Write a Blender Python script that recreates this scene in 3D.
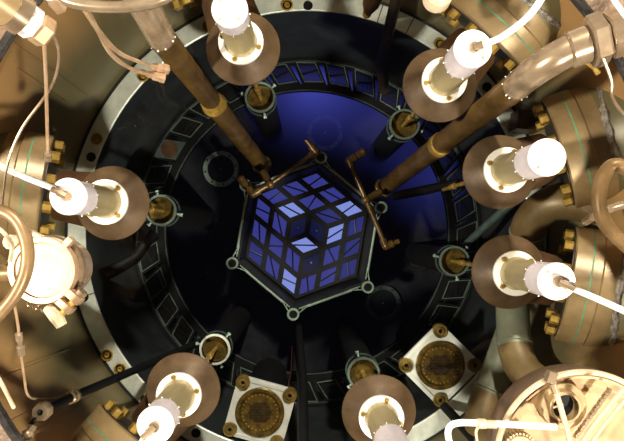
import bpy, math, random
from mathutils import Vector, Matrix, Quaternion
random.seed(7)
PI = math.pi
sc = bpy.context.scene
for o in list(bpy.data.objects): bpy.data.objects.remove(o)
C = sc.collection

# ------------------------------------------------------------------ camera
H = 3.75            # camera height over the reactor floor (m)
F = 480.0           # focal length in pixels of the 624 px wide frame
CX, CY = 307.0, 232.0
cam = bpy.data.cameras.new('camera'); camo = bpy.data.objects.new('camera', cam); C.objects.link(camo)
camo.location = (0, 0, H)
cam.sensor_width = 36.0; cam.lens = F / 624.0 * 36.0
cam.shift_x = (312 - CX) / 624.0; cam.shift_y = (CY - 220.5) / 624.0
cam.clip_start = 0.02
sc.camera = camo

# ------------------------------------------------------------------ world, hall lamps, exposure
w = bpy.data.worlds.new('hall'); sc.world = w; w.use_nodes = True
w.node_tree.nodes['Background'].inputs[0].default_value = (1.0, 0.9, 0.75, 1)
w.node_tree.nodes['Background'].inputs[1].default_value = 0.04
def lamp(name, ang, R, z, power, size, col):
    l = bpy.data.lights.new(name, 'AREA'); l.energy = power; l.size = size; l.color = col
    o = bpy.data.objects.new(name, l); C.objects.link(o)
    o.location = (R*math.cos(math.radians(ang)), R*math.sin(math.radians(ang)), z)
    d = Vector((0, 0, 1.9)) - o.location
    o.rotation_euler = d.to_track_quat('-Z', 'Y').to_euler()
    return o
WARM = (1.0, 0.91, 0.77)
for a_, p_ in ((75, 620), (190, 560), (305, 560)):                  # hall lamps high over the platform
    lamp('hall_lamp', a_, 4.25, H+2.4, p_, 0.35, WARM)
vs = sc.view_settings
vs.view_transform = 'Standard'; vs.look = 'None'; vs.gamma = 1.0; vs.use_curve_mapping = False
vs.exposure = 0.0

# ------------------------------------------------------------------ materials
def lin(c):
    return tuple(((v/255)/12.92 if v/255 <= .04045 else ((v/255+.055)/1.055)**2.4) for v in c)
MATS = {}
def mat(name, c1, c2=None, rough=.5, metal=0.0, scale=8.0, bump=0.0, spec=.5, detail=6, c3=None, stretch=None, ramp=(.35, .65)):
    m = bpy.data.materials.new(name); m.use_nodes = True; MATS[name] = m
    nt = m.node_tree; N = nt.nodes; L = nt.links
    b = N['Principled BSDF']
    b.inputs['Roughness'].default_value = rough; b.inputs['Metallic'].default_value = metal
    b.inputs['Specular IOR Level'].default_value = spec
    c1 = lin(c1)
    b.inputs['Base Color'].default_value = (*c1, 1)
    tc = N.new('ShaderNodeTexCoord'); mp = N.new('ShaderNodeMapping')
    L.new(tc.outputs['Object'], mp.inputs['Vector'])
    if stretch: mp.inputs['Scale'].default_value = stretch
    nz = N.new('ShaderNodeTexNoise'); nz.inputs['Scale'].default_value = scale; nz.inputs['Detail'].default_value = detail
    nz.inputs['Roughness'].default_value = .62
    L.new(mp.outputs[0], nz.inputs['Vector'])
    if c2 is not None:
        r = N.new('ShaderNodeValToRGB'); L.new(nz.outputs['Fac'], r.inputs[0])
        r.color_ramp.elements[0].position = ramp[0]; r.color_ramp.elements[0].color = (*c1, 1)
        r.color_ramp.elements[1].position = ramp[1]; r.color_ramp.elements[1].color = (*lin(c2), 1)
        if c3 is not None:
            e = r.color_ramp.elements.new(min(.98, ramp[1]+.14)); e.color = (*lin(c3), 1)
        L.new(r.outputs[0], b.inputs['Base Color'])
    if bump:
        bp = N.new('ShaderNodeBump'); bp.inputs['Strength'].default_value = bump; bp.inputs['Distance'].default_value = .01
        n2 = N.new('ShaderNodeTexNoise'); n2.inputs['Scale'].default_value = scale*5; n2.inputs['Detail'].default_value = 4
        L.new(tc.outputs['Object'], n2.inputs['Vector'])
        L.new(n2.outputs['Fac'], bp.inputs['Height']); L.new(bp.outputs[0], b.inputs['Normal'])
    return m
def emis(name, col, strength, c2=None, stripes=0, base=(6, 6, 14)):
    m = mat(name, base, rough=.4)
    b = m.node_tree.nodes['Principled BSDF']
    b.inputs['Emission Color'].default_value = (*lin(col), 1); b.inputs['Emission Strength'].default_value = strength
    if stripes:
        N = m.node_tree.nodes; L = m.node_tree.links
        tc = [n for n in N if n.type == 'TEX_COORD'][0]
        wv = N.new('ShaderNodeTexWave'); wv.inputs['Scale'].default_value = stripes; wv.bands_direction = 'Y'
        wv.inputs['Distortion'].default_value = .6
        L.new(tc.outputs['Object'], wv.inputs['Vector'])
        r = N.new('ShaderNodeValToRGB'); L.new(wv.outputs['Fac'], r.inputs[0])
        r.color_ramp.elements[0].color = (*lin(c2), 1); r.color_ramp.elements[1].color = (*lin(col), 1)
        L.new(r.outputs[0], b.inputs['Emission Color'])
    return m

def tank_mat():
    m = mat('tank', (92, 86, 62), (112, 100, 66), rough=.42, metal=.15, scale=2.6, bump=.10, c3=(128, 112, 74), stretch=(1, 1, .35), ramp=(.3, .62))
    N = m.node_tree.nodes; L = m.node_tree.links; b = N['Principled BSDF']
    old = b.inputs['Base Color'].links[0].from_socket
    tc = [n for n in N if n.type == 'TEX_COORD'][0]
    sp = N.new('ShaderNodeSeparateXYZ'); L.new(tc.outputs['Object'], sp.inputs[0])
    n2 = N.new('ShaderNodeTexNoise'); n2.inputs['Scale'].default_value = 3.2; n2.inputs['Detail'].default_value = 5
    mp = N.new('ShaderNodeMapping'); mp.inputs['Scale'].default_value = (1.6, 1.6, .5); L.new(tc.outputs['Object'], mp.inputs[0]); L.new(mp.outputs[0], n2.inputs[0])
    ma = N.new('ShaderNodeMath'); ma.operation = 'MULTIPLY_ADD'; ma.inputs[1].default_value = .7; L.new(n2.outputs['Fac'], ma.inputs[0]); L.new(sp.outputs['Z'], ma.inputs[2])
    mr = N.new('ShaderNodeMapRange'); mr.inputs['From Min'].default_value = H-2.3+.35; mr.inputs['From Max'].default_value = H-1.85+.35; L.new(ma.outputs[0], mr.inputs[0])
    mx = N.new('ShaderNodeMix'); mx.data_type = 'RGBA'; mx.inputs['B'].default_value = (*lin((180, 140, 90)), 1)
    L.new(mr.outputs[0], mx.inputs['Factor']); L.new(old, mx.inputs['A']); L.new(mx.outputs['Result'], b.inputs['Base Color'])
tank_mat()
mat('shroud', (22, 25, 27), (36, 41, 43), rough=.5, scale=5, bump=.05)
mat('floor', (20, 20, 23), (34, 34, 38), rough=.6, scale=9, spec=.15)
mat('black', (9, 9, 10), (16, 16, 17), rough=.6, scale=12, spec=.22)
mat('silver', (188, 194, 182), (216, 220, 208), rough=.42, metal=.25, scale=14, bump=.06, c3=(226, 226, 218))
mat('plate', (205, 210, 202), (226, 228, 220), rough=.4, metal=.2, scale=12, bump=.03)
mat('brown', (70, 53, 36), (98, 77, 55), rough=.42, metal=.25, scale=7, bump=.08, c3=(114, 94, 72))
mat('nozzle', (130, 108, 74), (164, 138, 98), rough=.38, metal=.25, scale=5, bump=.07, c3=(184, 160, 120))
mat('rust', (62, 42, 26), (96, 64, 36), rough=.5, metal=.2, scale=9, bump=.1)
mat('darkrust', (34, 26, 18), (56, 42, 28), rough=.55, metal=.1, scale=9, bump=.1)
mat('brass', (150, 116, 48), (202, 166, 84), rough=.32, metal=.5, scale=20)
mat('pipe_brass', (84, 62, 30), (120, 92, 48), rough=.32, metal=.35, scale=10, bump=.06)
mat('nickel', (142, 120, 94), (182, 160, 132), rough=.25, metal=.6, scale=12)
mat('cream', (192, 168, 134), (212, 190, 158), rough=.5, metal=.1, scale=14)
mat('white', (246, 242, 234), (250, 248, 244), rough=.45, scale=12)
mat('sleeve', (150, 134, 98), (186, 168, 126), rough=.28, metal=.2, scale=5, stretch=(1, 1, .2))
mat('lilac', (186, 176, 176), (214, 204, 204), rough=.3, metal=.3, scale=6)
mat('gasket', (78, 132, 96), (96, 150, 112), rough=.6, scale=30)
mat('weld', (110, 96, 80), (196, 190, 184), rough=.4, metal=.5, scale=45, bump=.9)
mat('greypipe', (98, 102, 84), (124, 126, 104), rough=.42, metal=.15, scale=6, bump=.06)
mat('brownpipe', (92, 74, 44), (118, 98, 62), rough=.45, metal=.2, scale=6, bump=.06)
mat('paleline', (124, 146, 132), (146, 166, 152), rough=.5, scale=20)
mat('panelline', (72, 87, 78), (94, 108, 97), rough=.5, scale=20)
mat('collar', (236, 228, 212), (246, 240, 228), rough=.4, scale=14)
mat('oldbrass', (104, 88, 44), (162, 138, 74), rough=.3, metal=.5, scale=24)
mat('teal', (46, 58, 56), (66, 80, 76), rough=.5, scale=20)
mat('hose', (112, 88, 56), (148, 120, 82), rough=.38, metal=.25, scale=9)
mat('copper', (176, 142, 108), (204, 174, 140), rough=.3, metal=.45, scale=14)
mat('cable', (240, 236, 228), (248, 246, 240), rough=.5, scale=10)
mat('gravel', (92, 80, 70), (170, 170, 178), rough=.6, metal=.2, scale=26, bump=1.0, c3=(216, 216, 224))
mat('rimsteel', (104, 82, 62), (140, 116, 94), rough=.5, metal=.2, scale=9, bump=.5, c3=(180, 172, 168), ramp=(.40, .66))
mat('rubber', (26, 24, 22), (60, 54, 50), rough=.6, scale=60, bump=.8, spec=.3)
mat('drumtop', (164, 130, 88), (192, 160, 116), rough=.55, metal=.05, scale=5, bump=.05)
mat('redwire', (70, 26, 20), rough=.5)
mat('glint_white', (250, 248, 244), rough=.12, spec=1.0)  # glossy white standing in for light sparkling on the meniscus
mat('ironframe', (13, 15, 18), (22, 25, 26), rough=.45, scale=14)
mat('cupin', (70, 58, 26), (124, 100, 44), rough=.3, metal=.5, scale=30)
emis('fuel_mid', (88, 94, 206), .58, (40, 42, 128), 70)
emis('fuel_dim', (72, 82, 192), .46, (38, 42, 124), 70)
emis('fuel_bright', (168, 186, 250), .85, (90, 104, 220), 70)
emis('channel_faint_light', (40, 46, 120), .22)  # weak emission stands in for Cherenkov light falling into the dark channels

def water_mat():
    m = bpy.data.materials.new('water'); m.use_nodes = True
    nt = m.node_tree; N = nt.nodes; L = nt.links
    for n in list(N): N.remove(n)
    out = N.new('ShaderNodeOutputMaterial'); mx = N.new('ShaderNodeMixShader')
    tr = N.new('ShaderNodeBsdfTransparent'); tr.inputs[0].default_value = (.97, .985, .975, 1)
    gl = N.new('ShaderNodeBsdfGlossy'); gl.inputs['Roughness'].default_value = .015
    fr = N.new('ShaderNodeFresnel'); fr.inputs['IOR'].default_value = 1.33
    tc = N.new('ShaderNodeTexCoord'); nz = N.new('ShaderNodeTexNoise'); nz.inputs['Scale'].default_value = 5
    bp = N.new('ShaderNodeBump'); bp.inputs['Strength'].default_value = .08; bp.inputs['Distance'].default_value = .01
    L.new(tc.outputs['Object'], nz.inputs['Vector']); L.new(nz.outputs['Fac'], bp.inputs['Height'])
    L.new(bp.outputs[0], gl.inputs['Normal'])
    L.new(fr.outputs[0], mx.inputs[0]); L.new(tr.outputs[0], mx.inputs[1]); L.new(gl.outputs[0], mx.inputs[2])
    L.new(mx.outputs[0], out.inputs[0])
    MATS['water'] = m
water_mat()

# ------------------------------------------------------------------ mesh helpers
def P(x, y, d):                       # a point seen at (x, y) in the photo, d metres below the lens
    return Vector(((x-CX)*d/F, -(y-CY)*d/F, H-d))
def pol(R, ang, d): return Vector((R*math.cos(math.radians(ang)), R*math.sin(math.radians(ang)), H-d))
class MB:
    def __init__(s): s.v = []; s.f = []
    def add(s, vs_, fs_):
        o = len(s.v); s.v += [Vector(v) for v in vs_]; s.f += [tuple(i+o for i in f) for f in fs_]; return s
    def lathe(s, prof, base=(0, 0, 0), axis=(0, 0, 1), n=32, a0=0, a1=360, phase=0):
        base = Vector(base); ax_ = Vector(axis).normalized()
        q = Quaternion() if ax_.z > .999 else ax_.to_track_quat('Z', 'Y')
        full = abs(a1-a0) >= 359.9
        k = n if full else n+1
        vs_ = []
        for (r, h) in prof:
            for i in range(k):
                a = math.radians(a0+(a1-a0)*i/n+phase)
                vs_.append(base + q @ Vector((r*math.cos(a), r*math.sin(a), h)))
        fs_ = []
        for j in range(len(prof)-1):
            for i in range(n):
                i2 = (i+1) % k
                fs_.append((j*k+i, j*k+i2, (j+1)*k+i2, (j+1)*k+i))
        return s.add(vs_, fs_)
    def cyl(s, base, axis, r, h, n=16, r2=None, bev=0.0, phase=0):
        r2 = r if r2 is None else r2
        if bev: pr = [(0, 0), (r-bev, 0), (r, bev), (r2, h-bev), (r2-bev, h), (0, h)]
        else: pr = [(0, 0), (r, 0), (r2, h), (0, h)]
        return s.lathe(pr, base, axis, n, phase=phase)
    def tube(s, pts, r, n=10, closed=False, cap=True):
        pts = [Vector(p) for p in pts]; m = len(pts)
        rs = r if isinstance(r, (list, tuple)) else [r]*m
        vs_ = []; prev = None
        for i, p in enumerate(pts):
            if closed: t = pts[(i+1) % m]-pts[i-1]
            else: t = pts[min(i+1, m-1)]-pts[max(i-1, 0)]
            t.normalize()
            if prev is None:
                u = Vector((0, 0, 1)) if abs(t.z) < .9 else Vector((1, 0, 0))
                u = (u-t*u.dot(t)).normalized()
            else:
                u = (prev-t*prev.dot(t))
                u = u.normalized() if u.length > 1e-6 else Vector((1, 0, 0))
            prev = u; v = t.cross(u)
            for k in range(n):
                a = 2*PI*k/n
                vs_.append(p+(u*math.cos(a)+v*math.sin(a))*rs[i])
        fs_ = []
        for i in range(m if closed else m-1):
            j = (i+1) % m
            for k in range(n):
                k2 = (k+1) % n
                fs_.append((i*n+k, i*n+k2, j*n+k2, j*n+k))
        if cap and not closed:
            fs_.append(tuple(range(n-1, -1, -1))); fs_.append(tuple((m-1)*n+k for k in range(n)))
        return s.add(vs_, fs_)
    def prism(s, poly, z0, z1):       # poly: list of (x, y), counter-clockwise
        n = len(poly)
        vs_ = [(x, y, z0) for x, y in poly]+[(x, y, z1) for x, y in poly]
        fs_ = [tuple(range(n-1, -1, -1)), tuple(range(n, 2*n))]
        for i in range(n): fs_.append((i, (i+1) % n, n+(i+1) % n, n+i))
        return s.add(vs_, fs_)
    def box(s, c, sx, sy, sz, M=None):
        c = Vector(c); M = M or Matrix.Identity(3)
        vs_ = [c+M @ Vector((a*sx/2, b*sy/2, e*sz/2)) for e in (-1, 1) for a, b in ((-1, -1), (1, -1), (1, 1), (-1, 1))]
        return s.add(vs_, [(3, 2, 1, 0), (4, 5, 6, 7), (0, 1, 5, 4), (1, 2, 6, 5), (2, 3, 7, 6), (3, 0, 4, 7)])
    def sphere(s, c, r, n=10, m=6):
        return s.lathe([(max(1e-5, r*math.sin(PI*i/m)), -r*math.cos(PI*i/m)) for i in range(m+1)], c, (0, 0, 1), n)
ORG = {}
def smooth_by_angle(me, ang=.6):
    me.polygons.foreach_set('use_smooth', [True]*len(me.polygons))
    try: me.set_sharp_from_angle(angle=ang)
    except Exception: pass
def mesh(name, mb, m, org=Vector((0, 0, 0))):
    me = bpy.data.meshes.new(name)
    me.from_pydata([tuple(v-org) for v in mb.v], [], mb.f)
    me.validate(); 
    import bmesh
    b = bmesh.new(); b.from_mesh(me); bmesh.ops.remove_doubles(b, verts=b.verts, dist=1e-5)
    bmesh.ops.recalc_face_normals(b, faces=b.faces); b.to_mesh(me); b.free()
    smooth_by_angle(me); me.materials.append(MATS[m]); return me
def thing(name, label, cat, base, group=None):
    o = bpy.data.objects.new(name, None); C.objects.link(o); o.location = base; o.empty_display_size = .05
    o['label'] = label; o['category'] = cat
    if group: o['group'] = group
    ORG[o.name] = Vector(base); return o
def part(name, mb, m, parent, label=None):
    o = bpy.data.objects.new(name, mesh(name, mb, m, ORG[parent.name])); C.objects.link(o); o.parent = parent
    ORG[o.name] = ORG[parent.name]
    if label: o['label'] = label
    return o
def single(name, mb, m, label, cat, group=None, base=None):
    base = Vector(base) if base is not None else (sum(mb.v, Vector((0, 0, 0)))/len(mb.v))
    o = bpy.data.objects.new(name, mesh(name, mb, m, base)); C.objects.link(o); o.location = base
    o['label'] = label; o['category'] = cat
    if group: o['group'] = group
    ORG[o.name] = base; return o
def struct(name, mb, m, label):
    o = bpy.data.objects.new(name, mesh(name, mb, m)); C.objects.link(o); o['kind'] = 'structure'; o['label'] = label
    ORG[o.name] = Vector((0, 0, 0)); return o
def inst(name, me, parent, pos, q=None):          # shared-mesh piece of a thing, pos in world
    o = bpy.data.objects.new(name, me); C.objects.link(o); o.parent = parent
    o.location = Vector(pos)-ORG[parent.name]
    if q is not None: o.rotation_mode = 'QUATERNION'; o.rotation_quaternion = q
    ORG[o.name] = Vector(pos); return o
def spline(pts, k=6):
    pts = [Vector(p) for p in pts]; out = []
    for i in range(len(pts)-1):
        p0 = pts[max(i-1, 0)]; p1 = pts[i]; p2 = pts[i+1]; p3 = pts[min(i+2, len(pts)-1)]
        for j in range(k):
            t = j/k
            out.append(.5*((2*p1)+(p2-p0)*t+(2*p0-5*p1+4*p2-p3)*t*t+(3*p1-p0-3*p2+p3)*t**3))
    out.append(pts[-1]); return out
def ax(a, b): return (Vector(b)-Vector(a)).normalized()
def quat(axis): return Vector(axis).normalized().to_track_quat('Z', 'Y')

# ------------------------------------------------------------------ the setting
D_RING, R_IN, R_OUT, R_WALL = 2.60, 1.2025, 1.298, 1.32
D_LEDGE, D_FLOOR, D_WATER = 3.30, 3.75, 1.70
zr = H-D_RING; zl = H-D_LEDGE
struct('wall_tank', MB().lathe([(R_WALL, H-3.0), (R_WALL, zr), (R_WALL, H-2.2), (R_WALL, H-1.645), (R_WALL+.06, H-1.645), (R_WALL+.06, H-3.0)], n=96),
       'tank', 'brown stained steel tank wall around the water')
wt = bpy.data.objects['wall_tank']
for a_, d0_, d1_, w_ in ((147, 1.75, 2.45, .004), (150.5, 1.9, 2.3, .006), (205, 1.8, 2.4, .005), (212, 1.7, 2.2, .004), (216, 1.9, 2.5, .005), (350, 1.7, 2.5, .005), (341, 1.75, 2.4, .006)):
    part('wall_seam', MB().tube([pol(R_WALL-.001, a_, d0_), pol(R_WALL-.001, a_+1.2, d1_)], w_, 6), 'tank', wt)
struct('wall_shroud', MB().lathe([(R_IN+.002, 0), (R_IN+.002, zr-.012), (R_WALL-.002, zr-.012)], n=96),
       'shroud', 'dark shroud wall below the silver ring')
struct('floor', MB().lathe([(0.0001, 0), (R_IN, 0)], n=64), 'floor', 'black floor of the reactor pool')
rimo = struct('trim_3', MB().lathe([(1.215, H-1.66), (1.215, H-1.632), (1.222, H-1.625), (1.75, H-1.625), (1.75, H-1.66), (1.215, H-1.66)], n=96), 'rimsteel', 'crusted steel rim flange around the tank mouth')
part('rim_gasket', MB().tube([pol(1.214, 3.75*k, 1.636) for k in range(96)], .016, 8, closed=True), 'rubber', rimo)
# silver ring of eight segments with bolts and holes
ring = bpy.data.objects.new('trim_1', None); C.objects.link(ring); ring['kind'] = 'structure'; ring['label'] = 'silver bolted support ring around the tank'
ORG[ring.name] = Vector((0, 0, 0))
cuts = [20, 63.5, 71.5, 130, 172, 196, 236, 282, 322, 380]
segs = []
for a, b in zip(cuts[:-1], cuts[1:]):
    e = .12
    mb = MB().lathe([(R_IN, zr-.012), (R_IN, zr-.003), (R_IN+.004, zr), (R_OUT-.004, zr), (R_OUT, zr-.003), (R_OUT, zr-.012)], n=24, a0=a+e, a1=b-e)
    segs.append((a, b, part('ring_segment', mb, 'silver', ring)))
def seg_at(ang):
    for a, b, o in segs:
        if a <= ang < b or a <= ang+360 < b: return o
    return segs[0][2]
bolt_me = mesh('countersunk_bolt', MB().lathe([(.033, 0), (.033, .004), (.026, .005), (.024, -.001), (.016, -.001), (.015, .006), (.008, .006), (.007, -.0), (.0001, -.0)], n=20), 'brass')
hole_me = mesh('bolt_hole', MB().lathe([(.026, 0), (.025, .002), (.022, .0012), (.0001, .0012)], n=20), 'black')
def on_ring(x, y, kind):
    p = P(x, y, D_RING-.001); ang = math.degrees(math.atan2(p.y, p.x))
    inst('bolt' if kind == 'b' else 'bolt_hole', bolt_me if kind == 'b' else hole_me, seg_at(ang), p)
for x, y, k in [(97, 139, 'b'), (91, 157, 'h'), (208, 26, 'b'), (287, 5, 'b'), (308, 5.5, 'h'), (440, 44, 'b'), (487, 87, 'h'), (107, 355, 'b'),
                (120, 369, 'b'), (84, 297, 'h'), (143, 76, 'b'), (145, 400, 'h'), (76, 215, 'b'), (196, 433, 'h')]:
    on_ring(x, y, k)
# lower ledge with its 36 slanted grid panels
ledge = bpy.data.objects.new('trim_2', None); C.objects.link(ledge); ledge['kind'] = 'structure'; ledge['label'] = 'dark ledge of slanted grid panels around the pool floor'
ORG[ledge.name] = Vector((0, 0, 0))
part('outer_rim', MB().lathe([(1.160, zl-.04), (1.160, zl), (R_IN-.003, zl), (R_IN-.003, zl-.05)], n=96), 'black', ledge)
part('inner_rim', MB().lathe([(.976, zl-.05), (.976, zl), (1.020, zl), (1.020, zl-.05)], n=96), 'black', ledge)
part('rim_edge', MB().lathe([(.972, zl-.006), (.972, zl+.005), (.979, zl+.005), (.979, zl-.006)], n=96), 'teal', ledge)
part('rim_edge', MB().lathe([(1.172, zl-.006), (1.172, zl+.004), (1.178, zl+.004), (1.178, zl-.006)], n=96), 'teal', ledge)
def panel_quad(r0, r1, hw, sh):
    return [Vector((r0, -hw-sh, 0)), Vector((r1, -hw+sh, 0)), Vector((r1, hw+sh, 0)), Vector((r0, hw-sh, 0))]
def frame_mb(a, b, z0, z1):
    mb = MB(); n = len(a)
    vs_ = [(v.x, v.y, z0) for v in a]+[(v.x, v.y, z1) for v in a]+[(v.x, v.y, z1) for v in b]+[(v.x, v.y, z0) for v in b]
    fs_ = []
    for i in range(n):
        j = (i+1) % n
        fs_ += [(i, j, n+j, n+i), (n+i, n+j, 2*n+j, 2*n+i), (2*n+i, 2*n+j, 3*n+j, 3*n+i)]
    return mb.add(vs_, fs_)
RM = 1.098
q0 = panel_quad(1.012, 1.184, .082, .036)
q1 = panel_quad(1.030, 1.166, .066, .030); q2 = panel_quad(1.0355, 1.1605, .0605, .0285)
pan_me = mesh('grid_panel', frame_mb(q0, q2, -.05, -.002), 'black')
pframe_me = mesh('panel_frame', frame_mb(q1, q2, -.006, .006), 'panelline')
grat = MB()  # slotted bars added so the blue light below shows inside the panels
for i in range(12):
    f = (i+.5)/12
    a_ = q2[0].lerp(q2[3], f); b_ = q2[1].lerp(q2[2], f)
    d_ = (b_-a_); n_ = Vector((-d_.y, d_.x, 0)).normalized()*.0027
    grat.prism([((a_-n_).x, (a_-n_).y), ((b_-n_).x, (b_-n_).y), ((b_+n_).x, (b_+n_).y), ((a_+n_).x, (a_+n_).y)], -.012, -.003)
pgrat_me = mesh('added_grating', grat, 'black')
pbar_me = mesh('panel_bar', MB().box((RM, 0, .0), .013, .12, .008, Matrix.Rotation(.3, 3, 'Z')), 'black')
hole_plate = mesh('holed_plate', MB().prism([(v.x, v.y) for v in panel_quad(1.028, 1.168, .07, .031)], .0, .012), 'teal')
plate_hole = mesh('plate_hole', MB().cyl((RM, 0, .010), (0, 0, 1), .058, .006, 24), 'rust')
for k in range(36):
    ang = math.radians(-1+10*k); q = Quaternion((0, 0, 1), ang)
    p = inst('grid_panel', pan_me, ledge, (0, 0, zl), q)
    def sub(n, me):
        o = bpy.data.objects.new(n, me); C.objects.link(o); o.parent = p
        if n == 'added_grating': o['kind'] = 'stuff'
    if k == 15:
        sub('holed_plate', hole_plate); sub('plate_hole', plate_hole)
    else:
        sub('panel_frame', pframe_me); sub('added_grating', pgrat_me); sub('panel_bar', pbar_me)
# the blue Cherenkov glow of the water under the ledge
def glow_mat():
    m = bpy.data.materials.new('cherenkov'); m.use_nodes = True; MATS['cherenkov'] = m
    N = m.node_tree.nodes; L = m.node_tree.links
    for n in list(N): N.remove(n)
    out = N.new('ShaderNodeOutputMaterial'); em = N.new('ShaderNodeEmission'); em.inputs[0].default_value = (.13, .15, 1, 1)
    tc = N.new('ShaderNodeTexCoord'); prev = None
    for p, r, k, pw in ((pol(1.12, 88, 3.55), .66, 1.3, 2.2), (pol(1.05, 58, 3.55), .55, .35, 1.5), (pol(1.05, 24, 3.55), .50, .40, 1.5)):
        vs1 = N.new('ShaderNodeVectorMath'); vs1.operation = 'SUBTRACT'; vs1.inputs[1].default_value = p; L.new(tc.outputs['Object'], vs1.inputs[0])
        ln = N.new('ShaderNodeVectorMath'); ln.operation = 'LENGTH'; L.new(vs1.outputs[0], ln.inputs[0])
        mr = N.new('ShaderNodeMapRange'); mr.inputs['From Min'].default_value = 0; mr.inputs['From Max'].default_value = r
        mr.inputs['To Min'].default_value = 1; mr.inputs['To Max'].default_value = 0; L.new(ln.outputs['Value'], mr.inputs[0])
        pp = N.new('ShaderNodeMath'); pp.operation = 'POWER'; pp.inputs[1].default_value = pw; L.new(mr.outputs[0], pp.inputs[0])
        ml = N.new('ShaderNodeMath'); ml.operation = 'MULTIPLY_ADD'; ml.inputs[1].default_value = k; ml.inputs[2].default_value = 0
        L.new(pp.outputs[0], ml.inputs[0])
        if prev: L.new(prev.outputs[0], ml.inputs[2])
        prev = ml
    ba = N.new('ShaderNodeMath'); ba.operation = 'ADD'; ba.inputs[1].default_value = .003; L.new(prev.outputs[0], ba.inputs[0])
    L.new(ba.outputs[0], em.inputs[1]); L.new(em.outputs[0], out.inputs['Volume'])
glow_mat()
go = single('blue_glow', MB().lathe([(.0001, .003), (R_IN-.004, .003), (R_IN-.004, zl-.055), (.0001, zl-.055)], n=48), 'cherenkov', 'blue glow in the deep water under the slanted grid panels', 'glow', base=(0, 0, 0))
go['kind'] = 'stuff'
# water
wo = single('water', MB().lathe([(0.0001, 0), (R_WALL-.001, 0)], (0, 0, H-D_WATER), n=96), 'water', 'clear still water filling the whole round tank', 'water', base=(0, 0, H-D_WATER))
wo['kind'] = 'stuff'

# ------------------------------------------------------------------ reactor core
HX, HY = 307.0, 236.0
cc = P(HX, HY, 3.35)
core = thing('reactor_core', 'hexagonal reactor core housing with pale rim and round corner lugs', 'reactor core', (cc.x, cc.y, 0))
VA = [80, 140.5, 200, 260, 320, 21]
def hexpts(px, d): return [P(HX, HY, d)+Vector((px*d/F*math.cos(math.radians(a)), px*d/F*math.sin(math.radians(a)), 0)) for a in VA]
o1 = hexpts(75, 3.30); o2 = hexpts(72, 3.30); o3 = hexpts(64, 3.42); ob = [Vector((v.x, v.y, .002)) for v in o1]
mb = MB(); loops = [ob, o1, o2, o3]
vv = [v for l in loops for v in l]; ff = []
for j in range(3):
    for i in range(6): ff.append((j*6+i, j*6+(i+1) % 6, (j+1)*6+(i+1) % 6, (j+1)*6+i))
mb.add(vv, ff); ci = len(mb.v); mb.add([P(HX, HY, 3.42)], []); 
for i in range(6): mb.f.append((18+i, 18+(i+1) % 6, ci))
part('housing', mb, 'ironframe', core)
lug_p = hexpts(79.5, 3.29)
rim_p = hexpts(76.5, 3.29)
lug_me = mesh('corner_lug', MB().lathe([(.028, -.03), (.028, .010), (.030, .012), (.040, .012), (.042, .010), (.042, -.03)], n=24), 'paleline')
lughole = mesh('lug_bore', MB().lathe([(.028, .006), (.0001, .006)], n=20), 'black')
tri_me = MB()
for i in range(6):
    l = inst('corner_lug', lug_me, core, lug_p[i])
    o = bpy.data.objects.new('lug_bore', lughole); C.objects.link(o); o.parent = l
    for s in (1, -1):
        nb = lug_p[(i+s) % 6]; d = ax(lug_p[i], nb); side = d.cross(Vector((0, 0, 1)))
        inward = (cc-lug_p[i]); inward.z = 0; inward.normalize()
        a = lug_p[i]+d*.036+inward*.004; e = rim_p[i]+d*.115+inward*.008
        part('lug_web', MB().tube([a+inward*.022, e], .004, 6).tube([a-inward*.012, e], .004, 6).tube([a.lerp(e, .35)+inward*.012, a.lerp(e, .35)-inward*.01], .003, 6), 'paleline', core)
    j = (i+1) % 6
    a, b = rim_p[i], rim_p[j]; d = ax(a, b)
    part('rim_bar', MB().tube([a+d*.10, b-d*.10], .0085, 8), 'paleline', core)
# lattice: three sectors of eight cells and three centre cells
RF = 64.5
cell = RF/3.0*3.42/F
V = lambda a: Vector((math.cos(math.radians(a)), math.sin(math.radians(a)), 0))
org3 = P(HX-.5, HY-1.5, 3.415)
e = {a: V(a)*cell for a in (20.5, 80.5, 140.5, 200.5, 260.5, 320.5)}
cells = []                                   # (corner, side a, side b, key)
for name, base_, a, b in (('t', 80.5, 140.5, 20.5), ('l', 200.5, 260.5, 140.5), ('r', 320.5, 20.5, 260.5)):
    for i in range(3):
        for j in range(3):
            if i == 0 and j == 0: continue
            cells.append((org3+e[a]*i+e[b]*j, e[a], e[b], (name, i, j)))
for key, a, b in (('cl', 80.5, 200.5), ('cr', 320.5, 80.5), ('cb', 200.5, 320.5)):
    cells.append((org3, e[a], e[b], (key, 0, 0)))
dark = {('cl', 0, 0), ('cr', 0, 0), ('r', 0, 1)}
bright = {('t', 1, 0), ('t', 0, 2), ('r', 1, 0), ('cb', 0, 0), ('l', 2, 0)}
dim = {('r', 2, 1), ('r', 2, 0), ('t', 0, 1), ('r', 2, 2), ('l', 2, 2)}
bar = MB()
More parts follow.
